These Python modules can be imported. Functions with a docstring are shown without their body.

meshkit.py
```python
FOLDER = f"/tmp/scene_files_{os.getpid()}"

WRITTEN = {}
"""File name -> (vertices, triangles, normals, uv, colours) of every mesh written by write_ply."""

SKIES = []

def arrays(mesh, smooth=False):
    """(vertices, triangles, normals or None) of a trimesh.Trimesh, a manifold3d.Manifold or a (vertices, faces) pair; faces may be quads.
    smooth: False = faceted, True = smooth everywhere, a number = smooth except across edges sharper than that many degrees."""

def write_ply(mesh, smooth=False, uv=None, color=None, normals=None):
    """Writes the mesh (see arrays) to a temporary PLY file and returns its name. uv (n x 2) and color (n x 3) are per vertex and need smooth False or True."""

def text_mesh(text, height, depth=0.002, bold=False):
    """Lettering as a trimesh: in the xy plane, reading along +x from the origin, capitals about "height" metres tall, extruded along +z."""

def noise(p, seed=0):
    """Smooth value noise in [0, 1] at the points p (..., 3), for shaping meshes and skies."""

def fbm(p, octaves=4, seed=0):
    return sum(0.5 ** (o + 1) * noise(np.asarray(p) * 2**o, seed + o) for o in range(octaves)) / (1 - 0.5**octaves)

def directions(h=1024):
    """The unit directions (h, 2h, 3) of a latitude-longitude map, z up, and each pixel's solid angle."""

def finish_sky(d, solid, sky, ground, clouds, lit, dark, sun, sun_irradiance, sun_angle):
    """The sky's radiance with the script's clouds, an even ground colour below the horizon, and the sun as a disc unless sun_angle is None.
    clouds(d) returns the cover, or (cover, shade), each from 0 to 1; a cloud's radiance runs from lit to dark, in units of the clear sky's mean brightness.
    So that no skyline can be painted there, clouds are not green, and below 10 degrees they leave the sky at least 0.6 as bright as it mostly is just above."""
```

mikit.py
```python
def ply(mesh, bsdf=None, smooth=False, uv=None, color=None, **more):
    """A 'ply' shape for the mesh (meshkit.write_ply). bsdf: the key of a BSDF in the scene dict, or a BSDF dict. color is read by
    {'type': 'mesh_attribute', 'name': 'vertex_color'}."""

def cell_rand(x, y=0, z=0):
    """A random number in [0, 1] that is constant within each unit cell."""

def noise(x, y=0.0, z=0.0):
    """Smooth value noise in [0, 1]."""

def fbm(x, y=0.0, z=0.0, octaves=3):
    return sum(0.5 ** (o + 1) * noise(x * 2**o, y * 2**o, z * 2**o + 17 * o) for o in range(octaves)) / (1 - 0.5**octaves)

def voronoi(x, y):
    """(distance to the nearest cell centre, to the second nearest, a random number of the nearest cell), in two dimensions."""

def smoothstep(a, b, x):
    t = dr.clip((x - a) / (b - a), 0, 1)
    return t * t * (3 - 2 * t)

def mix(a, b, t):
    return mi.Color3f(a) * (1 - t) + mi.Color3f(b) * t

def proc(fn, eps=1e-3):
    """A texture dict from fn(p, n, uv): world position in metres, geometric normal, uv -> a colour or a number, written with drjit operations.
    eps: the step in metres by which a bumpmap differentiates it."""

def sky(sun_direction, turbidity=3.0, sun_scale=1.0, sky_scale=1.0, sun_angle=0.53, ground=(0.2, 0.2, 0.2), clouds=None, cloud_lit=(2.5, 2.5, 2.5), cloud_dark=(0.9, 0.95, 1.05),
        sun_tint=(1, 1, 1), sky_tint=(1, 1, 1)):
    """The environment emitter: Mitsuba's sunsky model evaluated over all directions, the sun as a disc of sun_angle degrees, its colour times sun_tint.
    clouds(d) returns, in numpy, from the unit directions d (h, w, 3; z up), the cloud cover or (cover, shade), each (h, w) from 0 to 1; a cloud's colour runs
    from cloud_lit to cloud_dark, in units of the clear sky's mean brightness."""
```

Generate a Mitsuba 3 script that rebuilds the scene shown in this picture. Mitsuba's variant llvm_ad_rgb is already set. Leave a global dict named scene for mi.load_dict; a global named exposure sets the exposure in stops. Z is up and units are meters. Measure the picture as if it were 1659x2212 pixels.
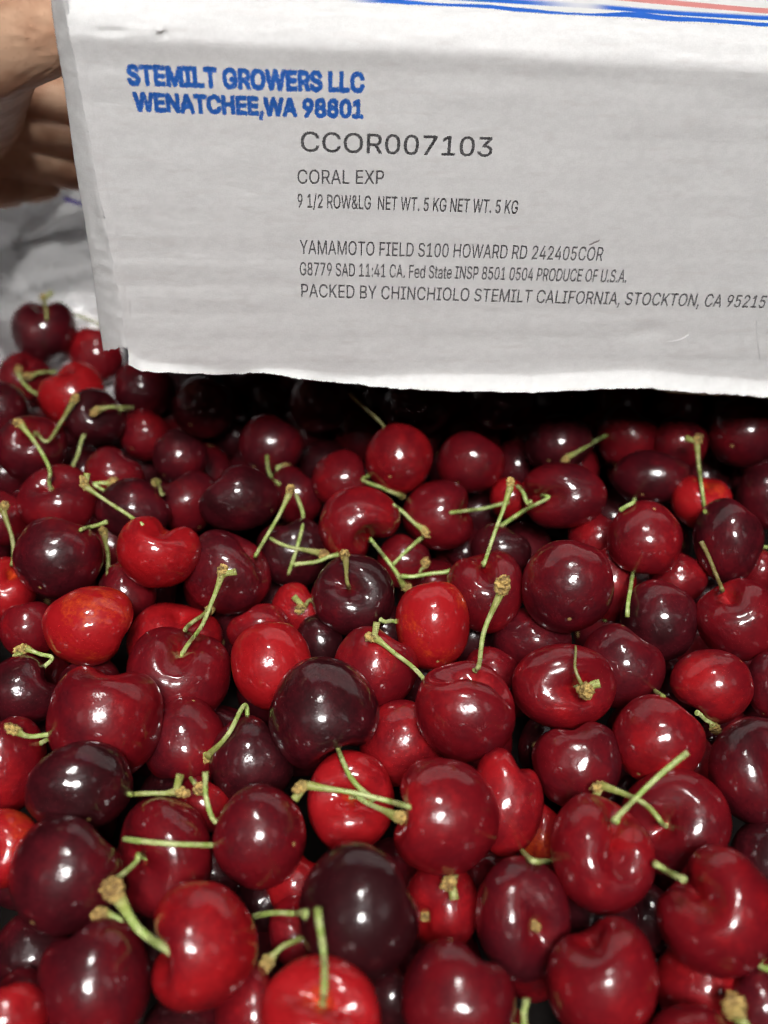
import math
import numpy as np
import trimesh
import shapely
import manifold3d as m3
import drjit as dr
import mitsuba as mi
import mikit
import meshkit
from mikit import noise, fbm, smoothstep, mix

# ---------------------------------------------------------------- camera, lamps, exposure
T = mi.ScalarTransform4f
PITCH = math.radians(40.0)
FPX, CX, CY = 2279.0, 829.5, 1106.0          # focal length and centre in pixels of a 1659 x 2212 view
CAM = np.array([0.0, 0.0, 0.315])
FWD = np.array([0.0, math.cos(PITCH), -math.sin(PITCH)])
RGT = np.array([1.0, 0.0, 0.0])
UP = np.array([0.0, math.sin(PITCH), math.cos(PITCH)])
exposure = 0.0
scene = {'camera': {'type': 'thinlens', 'fov': 2 * math.degrees(math.atan(829.5 / FPX)), 'fov_axis': 'x', 'near_clip': 0.01, 'far_clip': 50.0,
                    'aperture_radius': 0.0026, 'focus_distance': 0.332,
                    'to_world': T().look_at(origin=CAM.tolist(), target=(CAM + FWD).tolist(), up=UP.tolist())}}
labels = {}
PILE = np.array([0.0, 0.36, 0.05])


def emitter_panel(key, azim, elev, dist, w, h, radiance, tint, label):
    """A lamp or added glowing panel facing the heap: azim degrees from straight behind the camera (positive right), elev above the horizon."""
    a, e = math.radians(azim), math.radians(elev)
    d = np.array([math.sin(a) * math.cos(e), -math.cos(a) * math.cos(e), math.sin(e)])
    p = PILE + d * dist
    x = np.cross([0, 0, 1.0], d); x /= np.linalg.norm(x)
    y = np.cross(d, x)
    n = 24
    ang = np.linspace(0, 2 * np.pi, n, endpoint=False)
    q = 4.0
    c, s = np.cos(ang), np.sin(ang)
    cx, sy = np.sign(c) * np.abs(c) ** (2 / q), np.sign(s) * np.abs(s) ** (2 / q)
    ring = p + np.outer(cx * w / 2, x) + np.outer(sy * h / 2, y)
    v = np.vstack([ring, p])
    f = np.array([[n, i, (i + 1) % n] for i in range(n)])
    nn = np.cross(v[f[0, 1]] - v[f[0, 0]], v[f[0, 2]] - v[f[0, 0]])
    if nn @ d > 0:
        f = f[:, ::-1]
    scene[key] = mikit.ply((v, f), 'lamp_white', emitter={'type': 'area', 'radiance': {'type': 'rgb', 'value': [radiance * t for t in tint]}})
    labels[key] = {'label': label, 'category': 'ceiling lamp'}
    # a shallow housing behind the diffuser
    back = np.vstack([ring * 1.0 + d * 0.004, ring + d * 0.06, p + d * 0.06])
    fb = []
    for i in range(n):
        j = (i + 1) % n
        fb += [[i, j, n + j], [i, n + j, n + i], [2 * n, n + i, n + j]]
    scene[key + '__housing'] = mikit.ply((back, np.array(fb)), 'lamp_white')


emitter_panel('ceiling_lamp', 3, 49, 1.55, 0.42, 0.29, 61.0, (1.0, 0.98, 0.955), 'bright rounded lamp panel above and behind the viewer')
emitter_panel('ceiling_lamp_001', -25, 84, 1.7, 0.26, 0.22, 46.0, (1.0, 0.98, 0.95), 'smaller lamp panel straight above the heap')
emitter_panel('ceiling_lamp_002', 20, 70, 2.4, 1.1, 0.5, 0.85, (1.0, 0.98, 0.96), 'wide faint glowing panel overhead, added for soft reflections on the cherries')  # added glowing panel: gives the skins a soft patch to reflect
emitter_panel('ceiling_lamp_003', -44, 38, 2.6, 0.45, 0.8, 0.5, (1.0, 0.98, 0.96), 'faint glowing panel to the left of the viewer, added for fill and reflections')  # added panel: weak fill from the left that also reaches the hand
emitter_panel('ceiling_lamp_004', 60, 38, 2.4, 0.4, 0.7, 0.65, (1.0, 0.98, 0.96), 'faint glowing panel to the right of the viewer, added for fill and reflections')  # added panel: weak fill and a reflected patch from the right


# ---------------------------------------------------------------- helpers
def cam2w(c):
    c = np.asarray(c, float)
    return CAM + c[..., :1] * RGT + c[..., 1:2] * UP + c[..., 2:3] * FWD


def unproj(x, y, d):
    x, y, d = np.broadcast_arrays(np.asarray(x, float), np.asarray(y, float), np.asarray(d, float))
    return cam2w(np.stack([(x - CX) / FPX * d, (CY - y) / FPX * d, d], -1))


def project(p):
    q = np.asarray(p) - CAM
    d = q @ FWD
    return CX + (q @ RGT) / d * FPX, CY - (q @ UP) / d * FPX, d


def grid_faces(nu, nv, wrap=False):
    f = []
    for j in range(nv - 1):
        for i in range(nu if wrap else nu - 1):
            a, b = j * nu + i, j * nu + (i + 1) % nu
            f.append([a, b, b + nu, a + nu])
    f = np.array(f)
    return np.vstack([f[:, [0, 1, 2]], f[:, [0, 2, 3]]])


def fbm1(p, octaves=3, seed=0):
    return meshkit.fbm(np.asarray(p, float) + 500.0, octaves, seed) - 0.5


def tube(P, R, sides=10, cap=True):
    """A tube through the points P with radii R."""
    P, R = np.asarray(P, float), np.asarray(R, float)
    t = np.gradient(P, axis=0)
    t /= np.linalg.norm(t, axis=1, keepdims=True)
    a = np.cross(t[0], [0.3, 0.2, 0.93]); a /= np.linalg.norm(a)
    rings = []
    for k in range(len(P)):
        a = a - (a @ t[k]) * t[k]; a /= np.linalg.norm(a)
        b = np.cross(t[k], a)
        ang = np.linspace(0, 2 * np.pi, sides, endpoint=False)
        rings.append(P[k] + R[k] * (np.outer(np.cos(ang), a) + np.outer(np.sin(ang), b)))
    v = np.vstack(rings)
    f = grid_faces(sides, len(P), True)
    if cap:
        v = np.vstack([v, P[:1], P[-1:]])
        n = len(P) * sides
        f = np.vstack([f, [[n, (i + 1) % sides, i] for i in range(sides)], [[n + 1, n - sides + i, n - sides + (i + 1) % sides] for i in range(sides)]])
    return v, f


def spline(P, n):
    P = np.asarray(P, float)
    if len(P) == 2:
        return P[0] + np.linspace(0, 1, n)[:, None] * (P[1] - P[0])
    Q = np.vstack([2 * P[0] - P[1], P, 2 * P[-1] - P[-2]])
    out = []
    for s in np.linspace(0, len(P) - 1 - 1e-9, n):
        k, t = int(s), s - int(s)
        a, b, c, d = Q[k:k + 4]
        out.append(0.5 * (2 * b + (c - a) * t + (2 * a - 5 * b + 4 * c - d) * t * t + (3 * b - a - 3 * c + d) * t ** 3))
    return np.array(out)


# ---------------------------------------------------------------- materials
def two(b):
    return {'type': 'twosided', 'bsdf': b}


scene['lamp_white'] = two({'type': 'diffuse', 'reflectance': {'type': 'rgb', 'value': [0.6, 0.6, 0.6]}})


def skin_color(p, n, uv):
    """Cherry skin: uv.x is ripeness (0 nearly black .. 1 scarlet), uv.y marks scars."""
    k = 1000.0
    x, y, z = p.x * k, p.y * k, p.z * k
    big = fbm(x * 0.13 + 3.1, y * 0.13 + 7.7, z * 0.13 + 1.3, 4) - 0.5
    fine = fbm(x * 1.3, y * 1.3, z * 1.3, 2) - 0.5
    t = dr.clip(uv.x + 0.42 * big + 0.16 * fine, 0.0, 1.15)
    c = mix((0.024, 0.0028, 0.0045), (0.064, 0.0038, 0.0078), smoothstep(0.0, 0.28, t))
    c = mix(c, (0.145, 0.0036, 0.0078), smoothstep(0.2, 0.52, t))
    c = mix(c, (0.355, 0.0072, 0.0105), smoothstep(0.5, 0.88, t))
    c = mix(c, (0.55, 0.060, 0.012), smoothstep(0.95, 1.15, t))
    sp = noise(x * 3.3 + 11.0, y * 3.3, z * 3.3)
    dots = smoothstep(0.82, 0.92, sp) * smoothstep(0.25, 0.70, noise(x * 0.22, y * 0.22, z * 0.22 + 9.0)) * 0.9
    c = mix(c, c * 1.7 + mi.Color3f(0.045, 0.020, 0.017), dots)
    dark = smoothstep(0.86, 0.93, noise(x * 2.6 + 31.0, y * 2.6, z * 2.6)) * smoothstep(0.5, 0.8, noise(x * 0.2 + 5.0, y * 0.2, z * 0.2))
    c = mix(c, c * 0.35, dark * 0.7)
    return mix(c, (0.42, 0.27, 0.11), smoothstep(0.35, 0.8, uv.y))


def skin_rough(p, n, uv):
    """Clean glossy skin with duller rubbed patches and dried water marks."""
    k = 1000.0
    x, y, z = p.x * k, p.y * k, p.z * k
    a = fbm(x * 0.16 + 8.0, y * 0.16, z * 0.16, 4)
    edge = 1 - smoothstep(0.0, 0.03, dr.abs(a - 0.56))
    b = fbm(x * 0.9, y * 0.9, z * 0.9, 2)
    return 0.060 + 0.13 * smoothstep(0.55, 0.60, a) + 0.08 * edge + 0.07 * smoothstep(0.5, 0.8, b) + 0.25 * smoothstep(0.3, 0.8, uv.y)


def skin_relief(p, n, uv):
    k = 1000.0
    x, y, z = p.x * k, p.y * k, p.z * k
    a = fbm(x * 0.55, y * 0.55, z * 0.55, 2)
    pit = smoothstep(0.80, 0.95, noise(x * 1.9 + 2.0, y * 1.9, z * 1.9)) * smoothstep(0.45, 0.7, noise(x * 0.25, y * 0.25 + 6.0, z * 0.25))
    micro = noise(x * 3.2, y * 3.2, z * 3.2) * smoothstep(0.4, 0.75, noise(x * 0.17 + 2.0, y * 0.17, z * 0.17))
    return a + 0.35 * pit + 0.34 * micro


scene['cherry_skin'] = two({'type': 'bumpmap', 'arbitrary': mikit.proc(skin_relief, 8e-5), 'scale': 0.000085,
                            'bsdf': {'type': 'principled', 'base_color': mikit.proc(skin_color), 'roughness': mikit.proc(skin_rough), 'specular': 0.5, 'clearcoat': 1.0, 'clearcoat_gloss': 0.97}})


def stem_color(p, n, uv):
    k = 1000.0
    x, y, z = p.x * k, p.y * k, p.z * k
    a = fbm(x * 0.5, y * 0.5, z * 0.5, 3)
    c = mix((0.31, 0.46, 0.10), (0.60, 0.69, 0.30), smoothstep(0.3, 0.72, a))
    c = mix(c, (0.40, 0.36, 0.08), dr.clip(uv.y, 0.0, 1.0))
    c = mix(c, (0.17, 0.10, 0.035), dr.clip(uv.x, 0.0, 1.0) * 0.85)
    sp = smoothstep(0.70, 0.86, noise(x * 1.6 + 5.0, y * 1.6, z * 1.6)) * (0.5 + smoothstep(0.4, 0.7, noise(x * 0.3, y * 0.3 + 3.0, z * 0.3)))
    return mix(c, (0.16, 0.11, 0.035), sp * 0.6)


def knob_color(p, n, uv):
    k = 1000.0
    x, y, z = p.x * k, p.y * k, p.z * k
    a = fbm(x * 0.9, y * 0.9, z * 0.9, 3)
    c = mix((0.17, 0.09, 0.035), (0.62, 0.42, 0.14), smoothstep(0.28, 0.7, a))
    c = mix(c, (0.44, 0.39, 0.12), dr.clip(uv.y, 0.0, 1.0) * 0.5)
    return mix(c, (0.07, 0.035, 0.018), smoothstep(0.62, 0.8, noise(x * 1.3, y * 1.3, z * 1.3 + 4.0)) * 0.8 * dr.clip(uv.x + 0.4, 0.0, 1.0))


scene['stem_green'] = two({'type': 'principled', 'base_color': mikit.proc(stem_color), 'roughness': 0.42, 'specular': 0.45})
scene['knob_brown'] = two({'type': 'principled', 'base_color': mikit.proc(knob_color), 'roughness': 0.6, 'specular': 0.3})


def paper_color(p, n, uv):
    """White-lined board: fibre mottling in the paper itself. uv in units of 10 cm along and up the panel."""
    u, v = uv.x * 100.0, uv.y * 100.0
    a = fbm(u * 0.35, v * 0.55, 2.0, 4)
    b = fbm(u * 1.6, v * 1.6, 9.0, 2)
    c = mix((0.685, 0.685, 0.682), (0.755, 0.755, 0.752), smoothstep(0.28, 0.72, 0.45 * a + 0.25 * b + 0.30 * noise(u * 4.5, v * 4.5, 1.0)))
    smear = smoothstep(0.62, 0.8, fbm(u * 0.12 + 4.0, v * 0.5 + 1.0, 6.0, 3))
    return mix(c, (0.60, 0.575, 0.565), smear * 0.22)


def paper_bump(p, n, uv):
    u, v = uv.x * 100.0, uv.y * 100.0
    return fbm(u * 1.1, v * 1.5, 3.0, 3)


scene['white_paper'] = two({'type': 'bumpmap', 'arbitrary': mikit.proc(paper_bump, 2e-4), 'scale': 0.00010,
                            'bsdf': {'type': 'principled', 'base_color': mikit.proc(paper_color), 'roughness': 0.62, 'specular': 0.25}})


def top_color(p, n, uv):
    """The printed top: blue and red sweeps on white; uv.x along the fold, uv.y back from it, units of 10 cm."""
    u, s = uv.x * 100.0, uv.y * 100.0
    wob = 2.6 * (noise(u * 0.09, 1.0, 2.0) - 0.5) + 0.5 * (noise(u * 0.5, 4.0, 2.0) - 0.5)
    blue, red, white = (0.03, 0.13, 0.55), (0.62, 0.10, 0.08), (0.72, 0.72, 0.71)
    lo = 0.7 + 0.5 * wob
    wid = 0.6 + 4.4 * noise(u * 0.05, 8.0, 0.0)
    m1 = smoothstep(lo - 0.25, lo + 0.25, s) * (1 - smoothstep(lo + wid - 0.4, lo + wid + 0.4, s)) * smoothstep(70.0, 84.0, u)
    s2 = s - 6.0 - 2.5 * (noise(u * 0.035, 3.0, 5.0) - 0.3)
    m2 = smoothstep(-0.8, 0.0, s2) * (1 - smoothstep(1.8, 4.2, s2)) * smoothstep(0.2, 0.4, noise(u * 0.045 + 0.6, 2.0, 9.0))
    s3 = s - 14.0 + (u - 150.0) * 0.07
    m3_ = smoothstep(-0.6, 0.3, s3) * (1 - smoothstep(3.4, 4.4, s3)) * smoothstep(105.0, 125.0, u)
    c = mix(white, blue, dr.clip(m1 + m2, 0.0, 1.0))
    return mix(c, red, m3_ * 0.75)


scene['printed_top'] = two({'type': 'principled', 'base_color': mikit.proc(top_color), 'roughness': 0.45, 'specular': 0.3})
scene['kraft'] = two({'type': 'principled', 'base_color': mikit.proc(lambda p, n, uv: mix((0.13, 0.08, 0.045), (0.22, 0.14, 0.085), fbm(p.x * 900, p.y * 900, p.z * 900, 3))), 'roughness': 0.8, 'specular': 0.2})
scene['blue_ink'] = two({'type': 'principled', 'base_color': mikit.proc(lambda p, n, uv: mix((0.016, 0.085, 0.38), (0.035, 0.15, 0.52), fbm(p.x * 1500, p.y * 1500, p.z * 1500, 2))), 'roughness': 0.55, 'specular': 0.3})
scene['grey_ink'] = two({'type': 'principled', 'base_color': mikit.proc(lambda p, n, uv: mix((0.022, 0.022, 0.025), (0.17, 0.17, 0.175), smoothstep(0.25, 0.8, fbm(p.x * 2600, p.y * 2600, p.z * 2600, 2)))), 'roughness': 0.6, 'specular': 0.25})
scene['smudge_ink'] = two({'type': 'diffuse', 'reflectance': {'type': 'rgb', 'value': [0.30, 0.27, 0.27]}})
scene['liner_film'] = two({'type': 'principled', 'base_color': {'type': 'rgb', 'value': [0.82, 0.82, 0.83]}, 'roughness': 0.24, 'specular': 0.6, 'clearcoat': 0.5, 'clearcoat_gloss': 0.9})
scene['purple_print'] = two({'type': 'principled', 'base_color': {'type': 'rgb', 'value': [0.12, 0.07, 0.48]}, 'roughness': 0.3})


def hand_color(p, n, uv):
    k = 1000.0
    x, y, z = p.x * k, p.y * k, p.z * k
    a = fbm(x * 0.10, y * 0.10, z * 0.10, 3)
    b = fbm(x * 0.6, y * 0.6, z * 0.6, 2)
    c = mix((0.47, 0.25, 0.155), (0.64, 0.41, 0.275), smoothstep(0.3, 0.7, a))
    return mix(c, (0.40, 0.19, 0.12), smoothstep(0.5, 0.95, b) * 0.25)


scene['hand_skin'] = two({'type': 'principled', 'base_color': mikit.proc(hand_color), 'roughness': 0.42, 'specular': 0.4})
scene['gap_shade_table'] = two({'type': 'principled', 'base_color': mikit.proc(lambda p, n, uv: mix((0.004, 0.003, 0.003), (0.010, 0.007, 0.006), fbm(p.x * 60, p.y * 14, 0.0, 3))), 'roughness': 0.8, 'specular': 0.15})  # near-black colour stands in for the shade down in the gaps

# ---------------------------------------------------------------- the surface under the heap
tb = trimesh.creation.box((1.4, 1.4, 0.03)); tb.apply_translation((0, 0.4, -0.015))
scene['table_top'] = mikit.ply(tb, 'gap_shade_table')
labels['table_top'] = {'label': 'unseen table surface under the heap, coloured near black for the shade in the gaps', 'kind': 'structure'}

# ---------------------------------------------------------------- the carton lid
rng = np.random.default_rng(7)
E2c = np.array([0.0566, 1.151, -1.0]); E2c /= np.linalg.norm(E2c)
E1c = np.array([10.68, -0.029, 1.0]); E1c -= (E1c @ E2c) * E2c; E1c /= np.linalg.norm(E1c)
E1, E2 = E1c[0] * RGT + E1c[1] * UP + E1c[2] * FWD, E2c[0] * RGT + E2c[1] * UP + E2c[2] * FWD
EN = np.cross(E1, E2)
if EN @ FWD > 0:
    EN = -EN
L0 = unproj(281, 785, 0.359)


def onplane(x, y, w=0.0):
    """(u, v) in metres of the pixel's point on the lid's front plane (or one w in front of it)."""
    x, y = np.asarray(x, float), np.asarray(y, float)
    d = (x - CX)[..., None] / FPX * RGT + (CY - y)[..., None] / FPX * UP + FWD
    t = ((L0 + w * EN - CAM) @ EN) / (d @ EN)
    q = CAM + d * t[..., None] - L0
    return q @ E1, q @ E2


bu, bv = onplane([283, 300, 340, 400, 470, 520, 570, 620, 700, 830, 1000, 1150, 1300, 1400, 1480, 1580, 1659], [782, 797, 802, 806, 809, 808, 806, 813, 823, 833, 836, 838, 829, 829, 838, 843, 851])
fu, fv = onplane([150, 300, 500, 830, 1200, 1659], [78, 90, 100, 113, 135, 162])
NICKS = [(*map(float, onplane(345, 64)), 0.0008, 0.0012, 0.0016), (*map(float, onplane(352, 74)), 0.0008, 0.0009, -0.0012), (*map(float, onplane(240, 68)), 0.004, 0.0009, -0.0007),
         (*map(float, onplane(1395, 715)), 0.005, 0.003, -0.0007)]
LW = 0.285
ROLL = 0.0104


def bottom(u):
    return np.interp(u, bu, bv) + 0.00022 * np.sin(u * 4100) * np.sin(u * 1730 + 1) + 0.00035 * 2 * fbm1(np.stack([u * 900, u * 0, u * 0], -1), 2, 3)


def fold(u):
    return np.interp(u, fu, fv, right=fv[-1] - 0.0)


def lip_amount(u):
    x = u / 0.19
    a = np.interp(u, [0, 0.004, 0.012, 0.028, 0.035, 0.040, 0.048, 0.055, 0.065, 0.080, 0.1, 0.16, 0.28], [0.9, 0.8, 0.75, 0.35, 0.1, 0.3, 0.75, 0.85, 0.45, 0.9, 1.25, 1.25, 1.15])
    return a


def ripple(u, v):
    s = (0.00005 * np.sin(v * 2 * np.pi / 0.0113 + 0.5 * np.sin(u * 23)) - 0.00007 * np.exp(-(np.sin(v * np.pi / 0.0098 + 0.15 * np.sin(u * 31)) / 0.16) ** 2)) * (0.35 + 1.3 * meshkit.noise(np.stack([u * 14 + 40, v * 60 + 40, u * 0 + 2], -1)))
    s = s + 0.00045 * fbm1(np.stack([u * 22, v * 55, u * 0], -1), 3, 4)
    s = s + 0.0013 * np.exp(-((v - fold(u) + 0.011) / 0.006) ** 2) * fbm1(np.stack([u * 30, u * 0, u * 0], -1), 2, 9)
    for du, dv, au, av, am in NICKS:
        s = s + am * np.exp(-((u - du) / au) ** 2 - ((v - dv) / av) ** 2)
    return s


def lid(u, t, off=0.0):
    """Point of the lid's sheet: u along the panel, t up the panel and then over the fold on to the top; off behind the sheet."""
    u, t = np.broadcast_arrays(np.asarray(u, float), np.asarray(t, float))

    def at(u, t):
        vf = fold(u)
        a = np.clip((t - vf) / ROLL, 0, math.radians(84))
        rest = np.clip(t - vf - ROLL * math.radians(84), 0, None)
        am = math.radians(84)
        bulge = 0.0006 * np.exp(-((t - vf - 0.0005) / 0.0042) ** 2)
        soft = 0.0016 * np.exp(-((a / am - 0.45) / 0.3) ** 2) * fbm1(np.stack([u * 35, a * 2, u * 0], -1), 3, 12)
        v = np.minimum(t, vf) + ROLL * np.sin(a) + rest * math.cos(am) + soft
        w = -ROLL * (1 - np.cos(a)) - rest * math.sin(am) + soft
        lh = np.interp(u, [0, 0.01, 0.03, 0.038, 0.045, 0.06, 0.075, 0.09, 0.11, 0.18, 0.28], np.array([4.4, 3.6, 2.6, 1.2, 2.2, 3.4, 2.8, 4.2, 5.2, 5.6, 5.0]) * 1e-3)
        h = np.clip((bottom(u) + lh - t) / lh, 0, 1)
        w = w + bulge + lip_amount(u) * lh * 0.75 * h ** 1.15 + np.where(rest > 0, 0, ripple(u, t))
        v = v + lip_amount(u) * 0.0012 * h ** 2
        w = w + np.where(rest > 0, 0.0008 * fbm1(np.stack([u * 15, rest * 15, u * 0], -1), 2, 6) * np.clip(rest / 0.02, 0, 1), 0)
        return L0 + u[..., None] * E1 + v[..., None] * E2 + w[..., None] * EN

    p = at(u, t)
    if off:
        e = 2e-4
        n = np.cross(at(u + e, t) - at(u - e, t), at(u, t + e) - at(u, t - e))
        n /= np.linalg.norm(n, axis=-1, keepdims=True)
        n *= np.sign(n @ EN + 0.3 * (n @ E2))[..., None]
        p = p + n * off
    return p


def sheet(us, ts, off=0.0):
    p = lid(us, ts, off)
    nv, nu = us.shape
    return p.reshape(-1, 3), grid_faces(nu, nv)


def panel_solid(us, ts, front, back):
    """A closed board between two offsets of the lid's sheet."""
    a, b = lid(us, ts, front), lid(us, ts, back)
    nv, nu = us.shape
    n = nu * nv
    v = np.vstack([a.reshape(-1, 3), b.reshape(-1, 3)])
    f = grid_faces(nu, nv)
    rim = []
    idx = np.arange(n).reshape(nv, nu)
    loop = np.concatenate([idx[0, :], idx[1:, -1], idx[-1, -2::-1], idx[-2:0:-1, 0]])
    for i in range(len(loop)):
        p, q = loop[i], loop[(i + 1) % len(loop)]
        rim += [[p, p + n, q + n], [p, q + n, q]]
    f = np.vstack([f, f[:, ::-1] + n, rim])
    return v, f


EDGE = 84
us1 = np.concatenate([np.linspace(0, 0.006, 8)[:-1], np.linspace(0.006, LW, 230)])
vv = np.concatenate([np.linspace(0, 0.0075, 14)[:-1], np.linspace(0.0075, 0.0875, 90)[:-1], np.linspace(0.0875, 1.0, 2)[:1]])
rows = []
s01 = np.concatenate([np.linspace(0, 0.09, 16)[:-1], np.linspace(0.09, 0.86, 88)[:-1], np.linspace(0.86, 1, 30)])
U, S = np.meshgrid(us1, s01)
bt, tp = bottom(U), fold(U) + ROLL * math.radians(84)
TT = bt + S * (tp - bt)
# ragged perforated left edge
tooth = 0.00028 * (2 * np.abs(((TT / 0.0019) % 1) - 0.5)) + 0.0007 * fbm1(np.stack([TT * 260, TT * 0, TT * 0], -1), 3, 2)
U = U + np.clip(1 - U / 0.003, 0, 1) * tooth
su_, sv_ = onplane(np.array([122, 150, 166, 187, 207, 228, 246, 260, 271, 281, 284.0]), np.array([-60, 74, 142, 262, 381, 480, 576, 651, 728, 782, 800.0]))
U = U + np.interp(np.minimum(TT, fold(np.array(0.0)) + 0.014), sv_[::-1], su_[::-1]) * np.clip(1 - U / 0.05, 0, 1)
uvp = np.stack([U.ravel() * 10, TT.ravel() * 10], -1)
p1 = sheet(U, TT)
p1[0][:] += (0.0007 * np.exp(-((np.linspace(0, 1, 1)[0] + np.repeat(us1[None], len(s01), 0).ravel()) / 0.0016) ** 2))[:, None] * EN
scene['carton_lid__front_panel'] = mikit.ply(p1, 'white_paper', smooth=True, uv=uvp)
labels['carton_lid'] = {'label': 'white cardboard carton lid printed with blue and grey text, held tilted over the cherries', 'category': 'carton lid'}
labels['carton_lid__front_panel'] = {'label': 'white front panel with a rounded upper fold and a curled lower lip'}
# brown corrugated body behind the white facing
U2, S2 = np.meshgrid(np.linspace(0.006, LW, 160), np.linspace(0, 1, 60))
T2 = bottom(U2) - 0.0002 + 0.0009 * np.clip(fbm1(np.stack([U2 * 60, U2 * 0, U2 * 0], -1), 2, 21), -0.2, 0.5) + S2 * (fold(U2) + ROLL * 1.4 - bottom(U2))
T2 = T2 - (1 - S2) ** 8 * 0.0011 * np.clip((U2 - 0.15) / 0.03, 0, 1)
scene['carton_lid__board_core'] = mikit.ply(panel_solid(U2, T2, -0.0012, -0.0036), 'kraft')
labels['carton_lid__board_core'] = {'label': 'brown torn board edge showing under the white facing'}
# the top
U3, S3 = np.meshgrid(np.linspace(-0.006, LW, 120), np.linspace(0, 0.19, 60))
T3 = fold(U3) + ROLL * math.radians(84) + 0.00002 + S3
v3, f3 = sheet(U3, T3)
scene['carton_lid__top_panel'] = mikit.ply((v3, f3), 'printed_top', smooth=True, uv=np.stack([U3.ravel() * 10, S3.ravel() * 10], -1))
labels['carton_lid__top_panel'] = {'label': 'white top with blue and red printed sweeps'}
scene['carton_lid__top_core'] = mikit.ply(panel_solid(U3[::3, ::3], T3[::3, ::3], -0.0005, -0.003), 'kraft')
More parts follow.
